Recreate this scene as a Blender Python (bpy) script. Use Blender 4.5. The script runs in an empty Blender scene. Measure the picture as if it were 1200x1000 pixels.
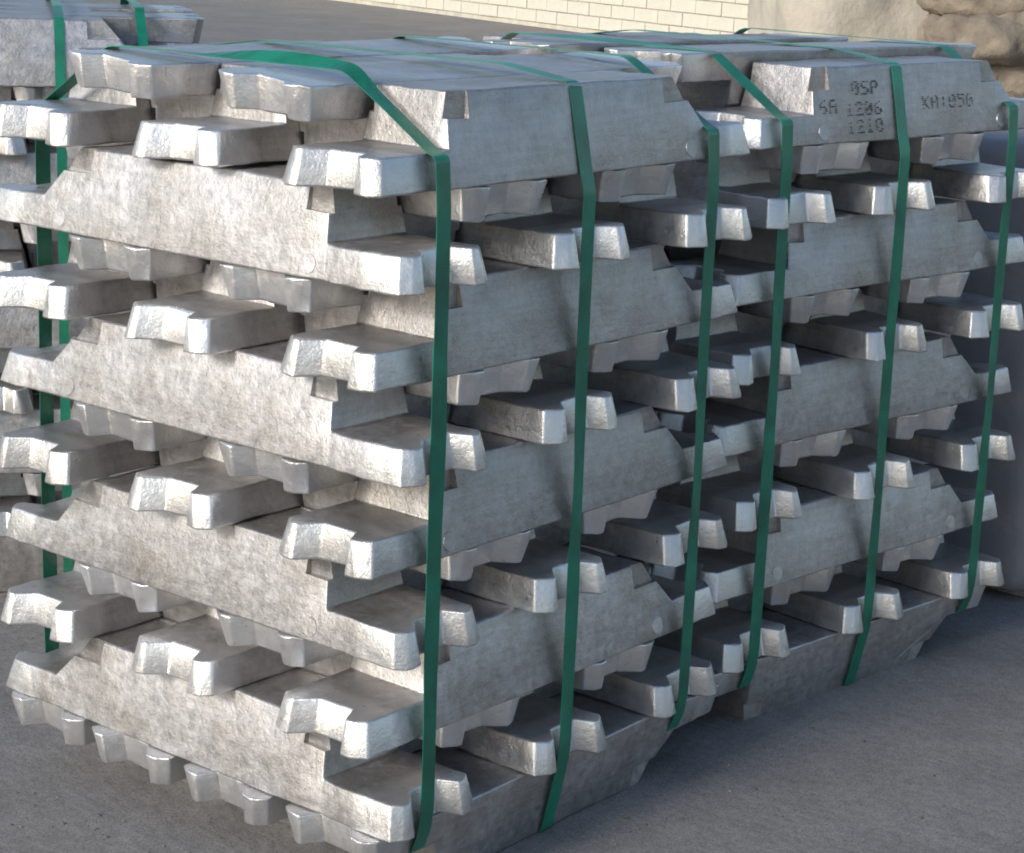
import bpy, bmesh, math, random
from mathutils import Vector, Matrix, noise
R = math.radians
random.seed(11)
S = bpy.context.scene
COL = S.collection

# ---------------------------------------------------------------- camera
cam_d = bpy.data.cameras.new('camera'); cam = bpy.data.objects.new('camera', cam_d); COL.objects.link(cam)
CAMP = Vector((1.50660, -1.64340, 1.16709)); YAW, PIT, ROL = -0.680323, -0.244841, 0.036897
fw = Vector((math.cos(PIT)*math.sin(YAW), math.cos(PIT)*math.cos(YAW), math.sin(PIT)))
rt0 = Vector((math.cos(YAW), -math.sin(YAW), 0)); up0 = rt0.cross(fw)
rt = math.cos(ROL)*rt0 + math.sin(ROL)*up0; up = -math.sin(ROL)*rt0 + math.cos(ROL)*up0
cam.matrix_world = Matrix(((rt.x, up.x, -fw.x, CAMP.x), (rt.y, up.y, -fw.y, CAMP.y), (rt.z, up.z, -fw.z, CAMP.z), (0, 0, 0, 1)))
cam_d.sensor_width = 36; cam_d.sensor_fit = 'HORIZONTAL'; cam_d.lens = 2430.44/1200*36
cam_d.clip_start = 0.05; cam_d.clip_end = 500
S.camera = cam
# ---------------------------------------------------------------- sky, sun, exposure
SUN_EL, SUN_AZ = R(24), R(186)          # azimuth clockwise from +Y
w = bpy.data.worlds.new('World'); S.world = w; w.use_nodes = True
nt = w.node_tree; bg = nt.nodes['Background']
sky = nt.nodes.new('ShaderNodeTexSky'); sky.sky_type = 'NISHITA'; sky.sun_disc = False
sky.sun_elevation = SUN_EL; sky.sun_rotation = SUN_AZ; sky.air_density = 1.0; sky.dust_density = 1.0; sky.ozone_density = 1.3
nt.links.new(sky.outputs[0], bg.inputs[0]); bg.inputs[1].default_value = 0.072
sun_d = bpy.data.lights.new('sun', 'SUN'); sun_d.energy = 1.5; sun_d.angle = R(16); sun_d.color = (1, .945, .855)
sun = bpy.data.objects.new('sun', sun_d); COL.objects.link(sun)
sdir = Vector((math.sin(SUN_AZ)*math.cos(SUN_EL), math.cos(SUN_AZ)*math.cos(SUN_EL), math.sin(SUN_EL)))
sun.rotation_euler = sdir.to_track_quat('Z', 'Y').to_euler()
S.view_settings.view_transform = 'Standard'; S.view_settings.look = 'None'
S.view_settings.exposure = 1.22; S.view_settings.gamma = 1
S.cycles.filter_width = 1.9
S.cycles.max_bounces = 8; S.cycles.glossy_bounces = 5; S.cycles.diffuse_bounces = 4

# ---------------------------------------------------------------- materials
def mat(name):
    m = bpy.data.materials.new(name); m.use_nodes = True
    return m, m.node_tree.nodes, m.node_tree.links, m.node_tree.nodes['Principled BSDF']
def N(ns, t, **k):
    n = ns.new(t)
    for a, b in k.items(): setattr(n, a, b)
    return n
def noise_tex(ns, ls, vec, scale, detail=6, rough=.6):
    n = N(ns, 'ShaderNodeTexNoise'); n.inputs['Scale'].default_value = scale; n.inputs['Detail'].default_value = detail; n.inputs['Roughness'].default_value = rough
    ls.new(vec, n.inputs['Vector']); return n.outputs['Fac']
def ramp(ns, ls, fac, stops):
    r = N(ns, 'ShaderNodeValToRGB'); e = r.color_ramp.elements
    while len(e) < len(stops): e.new(.5)
    for i, (p, c) in enumerate(stops):
        e[i].position = p; e[i].color = c if len(c) == 4 else (*c, 1)
    ls.new(fac, r.inputs[0]); return r.outputs[0]
def mixc(ns, ls, fac, a, b, mode='MIX'):
    m = N(ns, 'ShaderNodeMix', data_type='RGBA', blend_type=mode)
    for sock, v in ((m.inputs[0], fac), (m.inputs[6], a), (m.inputs[7], b)):
        if hasattr(v, 'links'): ls.new(v, sock)
        else: sock.default_value = v if not isinstance(v, tuple) else (*v, 1)[:4]
    return m.outputs[2]
def bump(ns, ls, b, hs, dist, strength=1.0, prev=None):
    n = N(ns, 'ShaderNodeBump'); n.inputs['Strength'].default_value = strength; n.inputs['Distance'].default_value = dist
    ls.new(hs, n.inputs['Height'])
    if prev: ls.new(prev, n.inputs['Normal'])
    return n.outputs[0]

def aluminium():
    m, ns, ls, b = mat('aluminium')
    tc = N(ns, 'ShaderNodeTexCoord'); oi = N(ns, 'ShaderNodeObjectInfo')
    sc = N(ns, 'ShaderNodeVectorMath', operation='SCALE'); sc.inputs['Scale'].default_value = 37.0
    ls.new(oi.outputs['Color'], sc.inputs[0])
    ad = N(ns, 'ShaderNodeVectorMath', operation='ADD'); ls.new(tc.outputs['Object'], ad.inputs[0]); ls.new(sc.outputs[0], ad.inputs[1])
    v = ad.outputs[0]
    n_big = noise_tex(ns, ls, v, 11, 5, .6); n_mid = noise_tex(ns, ls, v, 70, 7, .7); n_fine = noise_tex(ns, ls, v, 330, 5, .65)
    c1 = ramp(ns, ls, n_mid, [(.30, (.40, .39, .40)), (.5, (.52, .508, .518)), (.70, (.63, .615, .63))])
    dirt = ramp(ns, ls, n_big, [(.40, (0, 0, 0)), (.66, (1, 1, 1))])
    df = N(ns, 'ShaderNodeMath', operation='MULTIPLY'); ls.new(dirt, df.inputs[0]); df.inputs[1].default_value = .62
    c2 = mixc(ns, ls, df.outputs[0], c1, ramp(ns, ls, n_fine, [(.35, (.23, .21, .18)), (.65, (.47, .44, .40))]))
    sp = ramp(ns, ls, n_fine, [(.60, (0, 0, 0)), (.72, (1, 1, 1))])
    spf = N(ns, 'ShaderNodeMath', operation='MULTIPLY'); ls.new(sp, spf.inputs[0]); spf.inputs[1].default_value = .45
    c3 = mixc(ns, ls, spf.outputs[0], c2, (.24, .23, .21))
    # faint flow lines of the cast skin
    mp = N(ns, 'ShaderNodeMapping'); mp.inputs['Scale'].default_value = (14, 14, 160); ls.new(v, mp.inputs['Vector'])
    fl = ramp(ns, ls, noise_tex(ns, ls, mp.outputs[0], 1, 4, .6), [(.40, (.78, .78, .78)), (.58, (1, 1, 1))])
    mp2 = N(ns, 'ShaderNodeMapping'); mp2.inputs['Scale'].default_value = (130, 130, 9); ls.new(v, mp2.inputs['Vector'])
    fl2 = ramp(ns, ls, noise_tex(ns, ls, mp2.outputs[0], 1, 4, .6), [(.36, (.72, .71, .70)), (.52, (1, 1, 1))])
    c3 = mixc(ns, ls, .4, c3, fl, 'MULTIPLY'); c3 = mixc(ns, ls, .22, c3, fl2, 'MULTIPLY')
    # the chilled tips of the lugs are cleaner, brighter metal
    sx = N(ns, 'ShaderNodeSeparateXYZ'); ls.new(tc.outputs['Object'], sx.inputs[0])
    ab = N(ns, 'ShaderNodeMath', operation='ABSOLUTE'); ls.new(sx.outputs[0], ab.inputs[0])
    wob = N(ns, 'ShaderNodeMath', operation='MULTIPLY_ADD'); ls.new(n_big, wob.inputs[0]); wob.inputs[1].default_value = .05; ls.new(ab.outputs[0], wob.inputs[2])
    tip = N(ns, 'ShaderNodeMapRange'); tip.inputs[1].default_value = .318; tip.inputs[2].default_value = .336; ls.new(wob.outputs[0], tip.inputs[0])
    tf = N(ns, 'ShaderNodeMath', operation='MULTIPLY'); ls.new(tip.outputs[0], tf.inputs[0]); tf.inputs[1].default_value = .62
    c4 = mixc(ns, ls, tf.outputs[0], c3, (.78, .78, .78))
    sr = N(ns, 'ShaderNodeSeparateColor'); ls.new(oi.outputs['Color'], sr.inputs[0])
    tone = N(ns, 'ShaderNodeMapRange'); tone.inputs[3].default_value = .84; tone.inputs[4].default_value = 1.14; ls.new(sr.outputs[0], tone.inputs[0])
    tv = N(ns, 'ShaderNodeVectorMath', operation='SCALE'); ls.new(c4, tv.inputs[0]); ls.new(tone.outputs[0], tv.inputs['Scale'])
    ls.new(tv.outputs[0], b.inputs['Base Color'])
    b.inputs['Metallic'].default_value = .82
    rr = N(ns, 'ShaderNodeMapRange'); rr.inputs[1].default_value = .3; rr.inputs[2].default_value = .7; rr.inputs[3].default_value = .33; rr.inputs[4].default_value = .54
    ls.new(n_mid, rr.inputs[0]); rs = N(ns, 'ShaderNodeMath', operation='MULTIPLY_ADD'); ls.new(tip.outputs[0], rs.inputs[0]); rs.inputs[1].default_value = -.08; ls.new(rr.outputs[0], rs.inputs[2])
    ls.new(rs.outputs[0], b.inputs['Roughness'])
    b1 = bump(ns, ls, b, n_big, .010, .3); b2 = bump(ns, ls, b, n_mid, .0016, .6, b1); b3 = bump(ns, ls, b, n_fine, .0008, .6, b2)
    ls.new(b3, b.inputs['Normal'])
    return m
AL = aluminium()

def simple(name, col, rough, bscale=None, bdist=.002, var=.15, vscale=6, metal=0):
    m, ns, ls, b = mat(name)
    tc = N(ns, 'ShaderNodeTexCoord'); v = tc.outputs['Object']
    f = noise_tex(ns, ls, v, vscale, 6)
    lo = tuple(c*(1-var) for c in col); hi = tuple(min(1, c*(1+var)) for c in col)
    ls.new(ramp(ns, ls, f, [(.3, lo), (.7, hi)]), b.inputs['Base Color'])
    b.inputs['Roughness'].default_value = rough; b.inputs['Metallic'].default_value = metal
    if bscale:
        ls.new(bump(ns, ls, b, noise_tex(ns, ls, v, bscale, 6), bdist, .7), b.inputs['Normal'])
    return m
STRAP = simple('green_strap_plastic', (.004, .165, .098), .34, 220, .0006, .38, 14)
def strap_relief():
    ns, ls = STRAP.node_tree.nodes, STRAP.node_tree.links; b = ns['Principled BSDF']
    tc = N(ns, 'ShaderNodeTexCoord'); wv = N(ns, 'ShaderNodeTexChecker'); wv.inputs['Scale'].default_value = 420
    rt_ = N(ns, 'ShaderNodeMapping'); rt_.inputs['Rotation'].default_value = (.785, .785, .785); ls.new(tc.outputs['Object'], rt_.inputs['Vector']); ls.new(rt_.outputs[0], wv.inputs['Vector'])
    ls.new(bump(ns, ls, b, wv.outputs['Fac'], .0004, .6), b.inputs['Normal'])
    b.inputs['Specular IOR Level'].default_value = .7
strap_relief()
INK = simple('dark_ink', (.05, .05, .05), .7, None, 0, .5, 300)
CREAM = simple('cream_block', (.60, .57, .485), .85, 40, .004, .2, 1.2)
MORTAR = simple('mortar', (.50, .47, .395), .9, 60, .003, .2, 5)
CANVAS = simple('beige_canvas', (.44, .40, .335), .85, 25, .01, .18, 4)
BROWN = simple('brown_sacking', (.24, .20, .155), .9, 18, .02, .45, 5)
TARP = simple('grey_tarpaulin', (.24, .235, .25), .65, 12, .01, .15, 4)
BLUE = simple('blue_drum_plastic', (.01, .05, .10), .45, None, 0, .1)

def ground_mat():
    m, ns, ls, b = mat('worn_concrete')
    tc = N(ns, 'ShaderNodeTexCoord'); v = tc.outputs['Object']
    a = noise_tex(ns, ls, v, 1.6, 8, .6); c = noise_tex(ns, ls, v, 9, 8, .65); f = noise_tex(ns, ls, v, 70, 7, .75); g = noise_tex(ns, ls, v, 30, 5, .7)
    c1 = ramp(ns, ls, a, [(.3, (.21, .204, .203)), (.7, (.29, .282, .28))])
    c2 = mixc(ns, ls, .5, c1, ramp(ns, ls, c, [(.35, (.6, .6, .6)), (.65, (1, 1, 1))]), 'MULTIPLY')
    c3 = mixc(ns, ls, .42, c2, ramp(ns, ls, f, [(.38, (.45, .44, .43)), (.58, (1, 1, 1))]), 'MULTIPLY')
    k = noise_tex(ns, ls, v, 300, 3, .6)
    c3 = mixc(ns, ls, .6, c3, ramp(ns, ls, k, [(.36, (.35, .35, .35)), (.5, (1, 1, 1)), (.7, (1.25, 1.25, 1.25))]), 'MULTIPLY')
    st = ramp(ns, ls, g, [(.62, (0, 0, 0)), (.70, (1, 1, 1))])
    sf = N(ns, 'ShaderNodeMath', operation='MULTIPLY'); ls.new(st, sf.inputs[0]); sf.inputs[1].default_value = .55
    c4 = mixc(ns, ls, sf.outputs[0], c3, (.11, .10, .09))
    vo = N(ns, 'ShaderNodeTexVoronoi'); vo.inputs['Scale'].default_value = 38; vo.inputs['Randomness'].default_value = 1; ls.new(v, vo.inputs['Vector'])
    vs_ = ramp(ns, ls, vo.outputs['Distance'], [(.06, (1, 1, 1)), (.16, (0, 0, 0))])
    vk = N(ns, 'ShaderNodeMath', operation='MULTIPLY'); ls.new(vs_, vk.inputs[0])
    sepc = N(ns, 'ShaderNodeSeparateXYZ'); ls.new(vo.outputs['Color'], sepc.inputs[0])
    gt = N(ns, 'ShaderNodeMath', operation='GREATER_THAN'); ls.new(sepc.outputs[0], gt.inputs[0]); gt.inputs[1].default_value = .62; ls.new(gt.outputs[0], vk.inputs[1])
    vk2 = N(ns, 'ShaderNodeMath', operation='MULTIPLY'); ls.new(vk.outputs[0], vk2.inputs[0]); vk2.inputs[1].default_value = .6
    c4 = mixc(ns, ls, vk2.outputs[0], c4, (.09, .085, .08))
    # damp, oily stain along the front foot of the near bundle
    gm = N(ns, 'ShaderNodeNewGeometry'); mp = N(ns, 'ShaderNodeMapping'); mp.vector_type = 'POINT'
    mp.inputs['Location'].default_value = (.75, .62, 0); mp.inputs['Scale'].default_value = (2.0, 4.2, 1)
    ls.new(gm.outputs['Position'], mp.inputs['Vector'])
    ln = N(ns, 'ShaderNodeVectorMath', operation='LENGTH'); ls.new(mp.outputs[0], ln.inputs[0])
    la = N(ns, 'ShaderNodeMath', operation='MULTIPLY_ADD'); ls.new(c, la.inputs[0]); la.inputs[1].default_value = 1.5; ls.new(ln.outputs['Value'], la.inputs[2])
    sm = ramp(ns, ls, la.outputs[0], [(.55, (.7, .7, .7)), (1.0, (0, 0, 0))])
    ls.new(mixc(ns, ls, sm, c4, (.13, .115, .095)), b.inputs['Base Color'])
    b.inputs['Roughness'].default_value = .8
    b1 = bump(ns, ls, b, c, .012, .4); ls.new(bump(ns, ls, b, f, .002, .4, b1), b.inputs['Normal'])
    return m
GROUND = ground_mat()

# ---------------------------------------------------------------- helpers
def obj(name, me, m=None, parent=None, loc=None, rot=None):
    if isinstance(me, bmesh.types.BMesh):
        d = bpy.data.meshes.new(name); me.to_mesh(d); me.free(); me = d
    o = bpy.data.objects.new(name, me); COL.objects.link(o)
    if m and not me.materials: me.materials.append(m)
    if parent: o.parent = parent
    if loc is not None: o.location = loc
    if rot is not None: o.rotation_euler = rot
    return o
def empty(name, label, cat, group=None):
    o = bpy.data.objects.new(name, None); COL.objects.link(o); o.empty_display_size = .05
    return tag(o, label, cat, group)
def tag(o, label, cat, group=None):
    o['label'] = label; o['category'] = cat
    if group: o['group'] = group
    return o
def prism(bm, poly, lo, hi):     # poly list of (x,y,z0?) -> vertical prism
    bot = [bm.verts.new((x, y, lo)) for x, y in poly]; top = [bm.verts.new((x, y, hi)) for x, y in poly]
    bm.faces.new(list(reversed(bot))); bm.faces.new(top)
    n = len(poly)
    for i in range(n): bm.faces.new((bot[i], bot[(i+1) % n], top[(i+1) % n], top[i]))
    return bot, top
def boxbm(bm, x0, x1, y0, y1, z0, z1):
    return prism(bm, [(x0, y0), (x1, y0), (x1, y1), (x0, y1)], z0, z1)
def evaluated(o):
    dg = bpy.context.evaluated_depsgraph_get(); dg.update()
    return bpy.data.meshes.new_from_object(o.evaluated_get(dg))

# ---------------------------------------------------------------- the ground
bm = bmesh.new()
for xs, ys, st in ((-60, -60, 120),): boxbm(bm, -60, 60, -60, 60, -.3, 0)
g = obj('ground', bm, GROUND); g['kind'] = 'structure'

# ---------------------------------------------------------------- ingot master meshes
L, H, W, WN, P, E_ = .738, .1075, .1525, .110, .13355, .0281
HI = H - .0012
D = L - 2*E_
T = .042                   # lug thickness
FOOT_S, TOP_S, FOOT_F, TOP_F = .240, .232, .257, .200    # half lengths of body at the lug and at the narrow face
def hw(z): return W/2 - (W-WN)/2*z/HI
def build_ingot(variant):
    rnd = random.Random(variant)
    j = lambda s: rnd.uniform(-s, s)
    bm = bmesh.new()
    # lug plate: plan outline with notched ends, tapered upwards, joined with the body by boolean union
    def lug_outline(z):
        h = hw(z); out = []
        dx = -z*.19
        for s in (1, -1):
            xe = L/2 + dx
            c = .013
            half = [(xe-c, -h), (xe-.0025, -h+c), (xe, -h+.020), (xe-.001, -.043), (xe-.025, -.020), (xe-.027, .028), (xe-.001, .042), (xe, h-.020), (xe-.0025, h-c), (xe-c, h)]
            out += [(s*x, s*y) for x, y in half]
        return out
    lo, hi = lug_outline(0), lug_outline(T)
    vb = [bm.verts.new((x+j(.0012), y, 0)) for x, y in lo]; vt = [bm.verts.new((x+j(.0012), y, T)) for x, y in hi]
    n = len(lo); h1, h2 = hw(T), hw(HI)
    V = lambda x, y, z: bm.verts.new((x, y, z))
    Fpm, Fpp, Fnm, Fnp = V(FOOT_F, -h1, T), V(FOOT_F, h1, T), V(-FOOT_S, -h1, T), V(-FOOT_S, h1, T)
    Tpm, Tpp, Tnm, Tnp = V(TOP_F, -h2, HI), V(TOP_F, h2, HI), V(-TOP_S, -h2, HI), V(-TOP_S, h2, HI)
    bm.faces.new(list(reversed(vb)))
    for i in range(n):
        if i in (9, 19): continue
        bm.faces.new((vb[i], vb[(i+1) % n], vt[(i+1) % n], vt[i]))
    bm.faces.new([Fpm]+vt[:10]+[Fpp]); bm.faces.new([Fnp]+vt[10:]+[Fnm])       # lug tops
    bm.faces.new((Fpm, Fpp, Tpp, Tpm)); bm.faces.new((Fnp, Fnm, Tnm, Tnp)); bm.faces.new((Tnm, Tpm, Tpp, Tnp))
    bm.faces.new((vb[19], vb[0], vt[0], Fpm, Tpm, Tnm, Fnm, vt[19])); bm.faces.new((vb[9], vb[10], vt[10], Fnp, Tnp, Tpp, Fpp, vt[9]))
    bmesh.ops.recalc_face_normals(bm, faces=bm.faces)
    a = obj('tmp', bm)
    bm = bmesh.new()                      # corner pockets
    for sx in (1, -1):
        for sy in (1, -1):
            xs = sorted((-.200, -.27) if sx < 0 else (.174, .27)); y0 = hw(HI*.84) - .0055; ys = sorted((sy*y0, sy*.09))
            boxbm(bm, *xs, *ys, HI*.71, HI+.02)
    c = obj('tmp', bm)
    m3 = a.modifiers.new('b', 'BEVEL'); m3.width = .0075; m3.segments = 4; m3.limit_method = 'ANGLE'; m3.angle_limit = R(22); m3.use_clamp_overlap = True
    m2 = a.modifiers.new('d', 'BOOLEAN'); m2.operation = 'DIFFERENCE'; m2.object = c; m2.solver = 'EXACT'
    me = evaluated(a)
    for t in (a, c): bpy.data.objects.remove(t)
    bm = bmesh.new(); bm.from_mesh(me)
    # cut into body and two lugs along the foot of the body
    xs_c, xf_c = FOOT_S + .002, FOOT_F + .002
    out = {}
    for key in ('body', 'lug_p', 'lug_n'):
        k = bm.copy()
        def cut(x, nx, inner):
            geom = k.verts[:] + k.edges[:] + k.faces[:]
            bmesh.ops.bisect_plane(k, geom=geom, plane_co=(x, 0, 0), plane_no=(nx, 0, 0), clear_outer=not inner, clear_inner=inner)
        if key == 'body': cut(xf_c, 1, False); cut(-xs_c, -1, False)
        elif key == 'lug_p': cut(xf_c, 1, True)
        else: cut(-xs_c, -1, True)
        # fine casting waviness
        bmesh.ops.subdivide_edges(k, edges=[e for e in k.edges if e.calc_length() > .05], cuts=5, use_grid_fill=True)
        for v in k.verts:
            for fr_, am_ in ((14, .0016), (70, .0014), (190, .0006)):
                q = v.co*fr_ + Vector((variant*7.3, 0, 0))
                v.co += Vector((noise.noise(q), noise.noise(q+Vector((9, 2, 4))), noise.noise(q+Vector((3, 8, 1)))))*am_
        for f in k.faces: f.smooth = True
        d = bpy.data.meshes.new('ingot_'+key[:4]); k.to_mesh(d); k.free()
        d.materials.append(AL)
        d.set_sharp_from_angle(angle=R(28))
        out[key] = d
    bm.free()
    return out
INGOT = [build_ingot(i) for i in range(8)]
def build_boss():
    bm = bmesh.new()
    bmesh.ops.create_cone(bm, cap_ends=True, segments=20, radius1=.0145, radius2=.0125, depth=.008)
    bmesh.ops.bevel(bm, geom=[e for e in bm.edges if e.calc_face_angle(0) > .6], offset=.0012, segments=2, affect='EDGES')
    d = bpy.data.meshes.new('boss'); bm.to_mesh(d); bm.free(); d.materials.append(AL); return d
BOSS = build_boss()
SIDE_ANG = math.atan2((W-WN)/2, HI)

def ingot(M, label, group, bosses, rnd):
    e = empty('aluminium_ingot', label, 'ingot', group)
    e.matrix_world = M
    v = INGOT[rnd.randrange(8)]
    colr = (rnd.random(), rnd.random(), rnd.random(), 1)
    kids = [obj('body', v['body'], None, e), obj('lug', v['lug_p'], None, e), obj('lug', v['lug_n'], None, e)]
    if bosses:
        for sx in (1, -1):
            z = .0165
            if rnd.random() < .65: kids.append(obj('boss', BOSS, None, e, (sx*rnd.uniform(.216, .224), -bosses*(hw(z)-rnd.uniform(.0026, .0036)), z), (bosses*(R(90)-SIDE_ANG), 0, 0)))
    for k in kids: k.color = colr
    return e

# ---------------------------------------------------------------- the straps
def strap(name_label, pts, b, frame, group, width=.026, th=.0009, tw=0.0, seed=0, drape=False):
    """closed band round a bundle in the plane b = const; pts (a,z) going round; corners rounded"""
    rnd = random.Random(seed)
    path = []
    n = len(pts)
    for i in range(n):
        p0, p1, p2 = Vector(pts[i-1]), Vector(pts[i]), Vector(pts[(i+1) % n])
        d0, d2 = (p0-p1), (p2-p1); r = min(.012, d0.length*.3, d2.length*.3)
        s, e = p1+d0.normalized()*r, p1+d2.normalized()*r
        for k in range(5):
            t = k/4; path.append(((1-t)**2*s+2*t*(1-t)*p1+t*t*e, 0))
        seg = (p2-p1).length
        m = int(seg/.03)
        e2 = p2-d2.normalized()*min(.012, d2.length*.3)
        for k in range(1, m):
            t = k/m; path.append((e.lerp(e2, t), math.sin(math.pi*t)*min(1, seg/.4)))
    bm = bmesh.new(); rings = []
    N_ = len(path); ph = rnd.uniform(0, 6)
    for i in range(N_):
        q, fr = path[i]; t = (path[(i+1) % N_][0]-path[i-1][0])
        if t.length < 1e-9: t = Vector((1, 0))
        t.normalize(); nrm = Vector((-t.y, t.x))          # in the (a,z) plane
        z = q.y
        ang = tw*fr*math.sin(z*9+ph) + tw*.6*fr*math.sin(z*23+ph*2)
        if drape and q.y > 9*H-.002 and .10 < q.x < .40: ang += R(36)*math.sin(math.pi*(q.x-.10)/.30)
        bo = fr*.0015*math.sin(z*5+ph)
        off = abs(math.sin(ang))*width*.5
        # side: outward from the bundle centre
        cdir = q - Vector((D/2, 4.5*H))
        o = nrm if nrm.dot(cdir) > 0 else -nrm
        r = []
        for sw, so in ((-1, 0), (1, 0), (1, 1), (-1, 1)):
            db = sw*width/2*math.cos(ang); dn = sw*width/2*math.sin(ang) + so*th + off
            pq = q + o*dn
            r.append(bm.verts.new(frame(pq.x, b+bo+db, pq.y)))
        rings.append(r)
    for i in range(N_):
        A, B = rings[i], rings[(i+1) % N_]
        for k in range(4): bm.faces.new((A[k], A[(k+1) % 4], B[(k+1) % 4], B[k]))
    bmesh.ops.recalc_face_normals(bm, faces=bm.faces)
    for f in bm.faces: f.smooth = False
    return tag(obj('strap', bm, STRAP), name_label, 'strap', group)

# ---------------------------------------------------------------- the bundles
ORD = ['', 'top', 'second', 'third', 'fourth', 'fifth', 'sixth', 'seventh', 'eighth', 'bottom']
def bundle(name, origin, yaw, seed, strap_b, fixes={}, stretch=0, loose=1, seen=9, rows=9):
    rnd = random.Random(seed)
    rot = Matrix.Rotation(yaw, 4, 'Z')
    BASE = Matrix.Translation(origin) @ rot
    def frame(a, b, z): return BASE @ Vector((-a, b, z))
    group = 'ingots of the ' + name; corner = None
    for lay in range(rows):                      # 0 = bottom row
        kind = 'R' if lay % 2 == 0 else 'L'
        o = ORD[rows-lay]
        cnt = 4 if lay == 0 else 5
        for i in range(cnt):
            if i >= seen and lay < rows-1: continue
            inv = True if lay == 0 else (i % 2 == 1)
            c = W/2 + i*(D-W)/3 if lay == 0 else W/2 + i*P
            c += rnd.uniform(-.0012, .0012); sl = rnd.uniform(-.006, .006)
            fx = fixes.get((lay, i))
            if fx: c += fx[0]; sl += fx[1]
            yw = R(rnd.uniform(-.4, .4)); dz = 0
            if inv: sl += (-1 if kind == 'L' else 1)*(.012 if lay in (0, 8) else .032 if kind == 'L' else .022)
            roll = 0
            if lay == 8 and i:
                dz = loose*(rnd.uniform(.003, .016) if inv else rnd.uniform(.001, .004)); roll = loose*R(rnd.choice((-1, 1))*rnd.uniform(1.0, 3.6))*(1 if inv else .3); sl += loose*rnd.uniform(-.006, .012)
            if stretch and kind == 'L': c += (c-D/2)*stretch
            z = lay*H + (HI if inv else 0) + .0006 + dz
            if kind == 'L': M = Matrix.Translation((-D/2+sl, c, z)) @ Matrix.Rotation(yw, 4, 'Z')
            else: M = Matrix.Translation((-c, D/2+sl, z)) @ Matrix.Rotation(R(90)+yw, 4, 'Z')
            if roll: M = M @ Matrix.Rotation(roll, 4, 'X')
            if inv: M = M @ Matrix.Rotation(math.pi, 4, 'X')
            face = 'right' if kind == 'L' else 'left'
            layer = 'top layer' if lay == rows-1 else ('bottom row' if lay == 0 else o + ' layer')
            if kind == 'L' and i == 0: lab = f'long ingot lying along the left face, {layer} of {name}'
            elif kind == 'R' and i == 0 and lay: lab = f'ingot with its long side on the right face, {layer} of {name}'
            elif lay == 0 and i == 0: lab = f'upturned ingot along the foot of the right face, {layer} of {name}'
            elif lay == 0: lab = f'upturned ingot on the ground, {["", "second", "third", "fourth"][i]} from the corner under {name}'
            else:
                pos = ['', 'upper lug nearest corner', 'middle lower lug', 'upper lug farthest from corner', 'lower lug farthest from corner'][i]
                lab = f'ingot with {pos}, {face} face, {layer} of {name}'
            flip = -1 if kind == 'L' else 1
            if flip < 0: M = M @ Matrix.Rotation(math.pi, 4, 'Z')
            made = ingot(BASE @ M, lab, group, flip if (i == 0 and not inv) else 0, rnd)
            if lay == 8 and i == 0: corner = (made, sl)
    zt = 9*H; zl = 8*H + T
    low_mid = [(D-.0165, .003), (D-.030, .0002), (.030, .0002), (.0165, .003)]; low_end = [(D-.0065, H-T+.001), (D-.024, H-T+.005), (.024, H-T+.005), (.0065, H-T+.001)]
    for k, b in enumerate(strap_b):
        end = b < .1 or b > .58
        x = -.0085
        low = low_end if end else low_mid
        side = [(x+.004, H-.012), (x, H+.02), (x, 8*H-.02)]
        o_side = [(D-px, pz) for px, pz in reversed(side)]
        if end: top = [(x+.004, zl-.004), (.012, zl+.003), (P+.004, zt+.015), (D-P-.004, zt+.015), (D-.012, zl+.003), (D-x-.004, zl-.004)]
        else: top = [(x+.0075, 8*H+.008), (.020, zt-.005), (.027, zt+.001), (P, zt+.015), (D-P, zt+.015), (D-.027, zt+.001), (D-.020, zt-.005), (D-x-.0075, 8*H+.008)]
        lab = f'green plastic strap {["nearest the left corner", "round the middle", "round the far end"][k]} of the {name}'
        strap(lab, low + side + top + o_side, b, frame, 'straps of the ' + name, tw=.10, seed=seed*10+k, width=.0235 if name != 'rear bundle' else .016, drape=(k == 0 and name == 'front bundle'))
    return frame, corner
SB = [W/2-.002, 2*P+W/2-.004, 4*P+W/2-.006]
bundle('front bundle', (0, 0, 0), 0, 3, SB, {(7, 0): (0, -.006)})
fr2, (printed, psl) = bundle('right bundle', (-.029, .757, -.002), -.124, 7, [W/2-.016, 2*P+W/2-.010, 4*P+W/2+.002], {(5, 0): (-.018, 0), (7, 0): (.026, 0), (8, 0): (0, .026), (0, 0): (0, -.03)}, .035)
bundle('rear bundle', (-1.48, .13, 0), R(-37), 21, [SB[0], .472, .607], loose=0)

# ---------------------------------------------------------------- wall of cream blocks
def at(px, py, dist):
    d = fw + rt*((px-600)/2430.44) - up*((py-500)/2430.44)
    return CAMP + d*(dist/math.hypot(d.x, d.y))
A = Vector((-16.26, 16.75, 0)); B = Vector((-12.41, 15.31, 0)); u = (B-A).normalized(); nrm = Vector((u.y, -u.x, 0))
if nrm.dot(CAMP-A) < 0: nrm = -nrm
wl = empty('block_wall', 'long cream block wall standing at the back of the yard', 'wall')
ang = math.atan2(u.y, u.x)
wl.location = A - u*3; wl.rotation_euler = (0, 0, ang)
bm = bmesh.new(); boxbm(bm, 0, 16, .008, .24, 0, 2.6); obj('mortar_core', bm, MORTAR, wl)
blk = []
for q in range(3):
    bm = bmesh.new(); boxbm(bm, 0, .388, 0, .03, 0, .118)
    bmesh.ops.bevel(bm, geom=bm.edges[:], offset=.004, segments=1, affect='EDGES')
    for v in bm.verts: v.co.y += random.uniform(-.002, .002)
    d = bpy.data.meshes.new('block'); bm.to_mesh(d); bm.free(); d.materials.append(CREAM); blk.append(d)
rest = bmesh.new()
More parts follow.
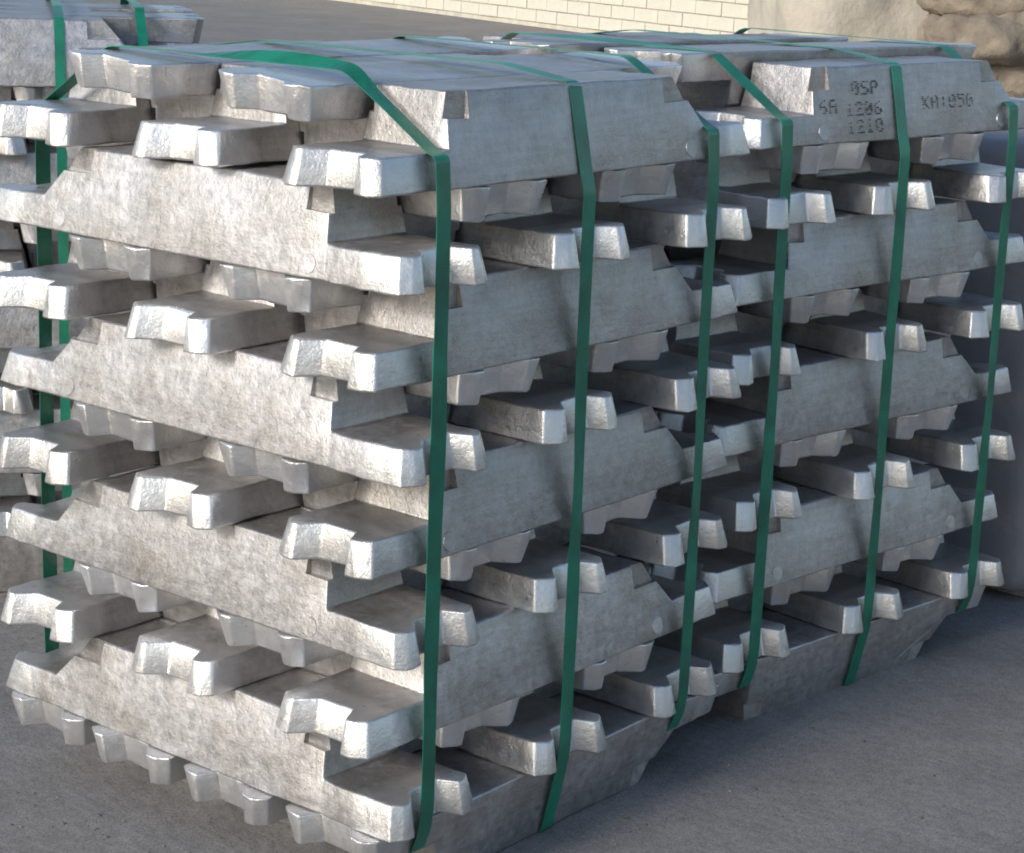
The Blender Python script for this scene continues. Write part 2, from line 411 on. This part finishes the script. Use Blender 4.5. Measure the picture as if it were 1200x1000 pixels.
for r in range(20):
    for k in range(39):
        x = .02 + k*.4 + (.2 if r % 2 else 0); z = .05 + r*.126
        if r < 7: obj('block', blk[(k*7+r*3) % 3], None, wl, (x, -.012+random.uniform(-.003, .003), z))
        else: boxbm(rest, x, x+.388, -.012, .018, z, z+.118)
o = obj('upper_blocks', rest, CREAM, wl); o['kind'] = 'stuff'

# ---------------------------------------------------------------- stamped dot lettering on the top corner ingot of the right bundle
FONT = {'0': '01110 10001 10011 10101 11001 10001 01110', '1': '00100 01100 00100 00100 00100 00100 01110', '2': '01110 10001 00001 00110 01000 10000 11111',
 '5': '11111 10000 11110 00001 00001 10001 01110', '6': '00110 01000 10000 11110 10001 10001 01110', 'A': '01110 10001 10001 11111 10001 10001 10001',
 'K': '10001 10010 10100 11000 10100 10010 10001', 'P': '11110 10001 10001 11110 10000 10000 10000', 'S': '01111 10000 10000 01110 00001 00001 11110',
 ':': '00000 00100 00100 00000 00100 00100 00000'}
def lettering(text, b, z, parent, sl, px=.0027):
    bm = bmesh.new(); rnd = random.Random(len(text)*7)
    for i, ch in enumerate(text):
        if ch == ' ': continue
        for r, row in enumerate(FONT[ch].split()):
            for c, bit in enumerate(row):
                if bit == '1' and rnd.random() > .18:
                    x = b - D/2 + (i*6.6+c)*px*1.25; zz = z + (3-r)*px*1.05; rad = px*rnd.uniform(.26, .58)
                    vs = [bm.verts.new((x+rad*math.cos(a*math.pi/3), -hw(zz+rad*math.sin(a*math.pi/3))-.0013, zz+rad*math.sin(a*math.pi/3))) for a in range(6)]
                    top = [bm.verts.new((q.co.x, q.co.y+.002, q.co.z)) for q in vs]
                    bm.faces.new(vs)
                    for a in range(6): bm.faces.new((vs[a], top[a], top[(a+1) % 6], vs[(a+1) % 6]))
    bmesh.ops.recalc_face_normals(bm, faces=bm.faces)
    return obj('stamped_lettering', bm, INK, parent)
for t_, b_, z_ in (('0SP', .195, .076), ('6A', .118, .052), ('1206', .178, .047), ('1210', .178, .022), ('KA:050', .362, .050)):
    lettering(t_, b_, z_, printed, psl)

# ---------------------------------------------------------------- sacks, drum and covered stack at the back
def lumpy(sx, sy, sz, cuts, amp, freq, power, seed, vert=1.0):
    bm = bmesh.new(); bmesh.ops.create_cube(bm, size=2)
    bmesh.ops.subdivide_edges(bm, edges=bm.edges[:], cuts=cuts, use_grid_fill=True)
    off = Vector((seed*3.7, seed*1.3, seed*5.1))
    for v in bm.verts:
        p = v.co.copy(); n = (abs(p.x)**power + abs(p.y)**power + abs(p.z)**power)**(1/power)
        p = p/n
        q = Vector((p.x*sx, p.y*sy, p.z*sz))
        d = noise.fractal(Vector((q.x*freq, q.y*freq, q.z*freq*vert))+off, .8, 2.1, 4)
        rid = 1-abs(noise.noise(Vector((q.x*freq*1.7, q.y*freq*1.7, q.z*freq*.8*vert))+off))*2
        v.co = q + p.normalized()*(d*amp + rid*amp*.5)
    for f in bm.faces: f.smooth = True
    return bm
def sack(nm, label, cat, loc, rz, dims, m, seed, group=None, power=5, amp=.02, freq=4, seam=None):
    e = empty(nm, label, cat, group); e.location = loc; e.rotation_euler = (0, 0, rz)
    bm = lumpy(dims[0]/2, dims[1]/2, dims[2]/2, 26, amp, freq, power, seed)
    obj('bag', bm, m, e, (0, 0, dims[2]/2))
    return e
VY = math.atan2(fw.y, fw.x) - math.pi/2
b1 = sack('bulk_bag', 'big beige canvas bulk bag standing behind the right bundle', 'bulk bag', (-3.25, 6.75, 0), VY+.12, (1.02, .95, 1.15), CANVAS, 1, power=7, amp=.032, freq=3)
for sx in (-.40, .40):
    bm = bmesh.new()
    pts = [(-.06, 1.08), (-.065, 1.2), (-.03, 1.3), (.03, 1.3), (.065, 1.2), (.06, 1.08)]
    vs = []
    for x, z in pts: vs.append([bm.verts.new((sx+x*1.0, y, z)) for y in (-.465, -.445)])
    for a, b in zip(vs, vs[1:]): bm.faces.new((a[0], a[1], b[1], b[0]))
    bmesh.ops.solidify(bm, geom=bm.faces[:], thickness=.03)
    obj('lifting_loop', bm, CANVAS, b1)
names = ['lowest', 'second', 'third', 'fourth', 'fifth', 'topmost']
for k in range(6):
    sack('sack', f'{names[k]} brown sack{"" if k in (0, 5) else " up"} in the slumped pile at the right edge', 'sack',
         (-2.42+[.02, -.05, .04, -.04, .05, -.02][k], 6.25+[0, .03, -.02, .03, -.03, .02][k], .158*k), VY+[.1, -.25, .3, -.1, .2, -.3][k],
         (.76-.03*k, .5, .20), BROWN, 11+k, 'brown sacks in a pile', power=3.0, amp=.03, freq=6)
dr = empty('drum', 'dark blue drum standing behind the brown sacks', 'drum'); dr.location = (-2.30, 7.35, 0)
bm = bmesh.new(); prof = [(.0, 0), (.27, 0), (.285, .02), (.28, .28), (.292, .30), (.28, .32), (.28, .58), (.292, .60), (.28, .62), (.285, .88), (.27, .90), (.25, .885), (.0, .885)]
rings = [[bm.verts.new((max(r, .002)*math.cos(a*math.pi/16), max(r, .002)*math.sin(a*math.pi/16), z)) for a in range(32)] for r, z in prof]
for A_, B_ in zip(rings, rings[1:]):
    for a in range(32): bm.faces.new((A_[a], A_[(a+1) % 32], B_[(a+1) % 32], B_[a]))
for f in bm.faces: f.smooth = True
obj('shell', bm, BLUE, dr)
bm = bmesh.new(); bmesh.ops.create_cone(bm, cap_ends=True, segments=16, radius1=.035, radius2=.03, depth=.03); obj('bung', bm, BLUE, dr, (.15, 0, .898))


cs = empty('covered_stack', 'grey sheeted stack close beyond the right bundle at the right edge', 'covered stack'); cs.location = (-.34, 2.06, 0); cs.rotation_euler = (0, 0, -.05)
obj('sheet_cover', lumpy(.38, .40, .40, 30, .006, 5, 26, 5, .5), TARP, cs, (0, 0, .41))
for yy in (-.3, .3):
    bm = bmesh.new(); boxbm(bm, -.37, .37, -.045, .045, 0, .03); obj('ground_batten', bm, GROUND, cs, (0, yy, .0006))

# ---------------------------------------------------------------- grit and metal crumbs lying on the ground
bm = bmesh.new(); rnd = random.Random(5)
def crumb(x, y, r):
    m = Matrix.Translation((x, y, r*.35)) @ Matrix.Rotation(rnd.uniform(0, 6), 4, 'Z') @ Matrix.Diagonal((1, rnd.uniform(.5, .9), rnd.uniform(.35, .7), 1))
    res = bmesh.ops.create_icosphere(bm, subdivisions=1, radius=r, matrix=m)
    for q in res['verts']: q.co += Vector((rnd.uniform(-1, 1), rnd.uniform(-1, 1), 0))*r*.25
for _ in range(700):
    x, y = rnd.uniform(-1.3, 1.2), rnd.uniform(-.9, 2.4)
    if -.72 < x < .02 and -.02 < y < 1.5: continue
    crumb(x, y, .0012+.0035*rnd.random()**3)
for _ in range(160):                       # denser along the feet of the bundles
    t = rnd.random()
    if rnd.random() < .5: crumb(-.7*t, -.02-abs(rnd.gauss(0, .05)), .001+.003*rnd.random()**2)
    else: crumb(.03+abs(rnd.gauss(0, .04)), 1.4*t, .001+.003*rnd.random()**2)
GRIT = simple('grit', (.16, .15, .14), .85, None, 0, .6, 40)
gr = obj('grit', bm, GRIT); gr['kind'] = 'stuff'; gr['label'] = 'fine grit and crumbs scattered on the grey ground'; gr['category'] = 'grit'
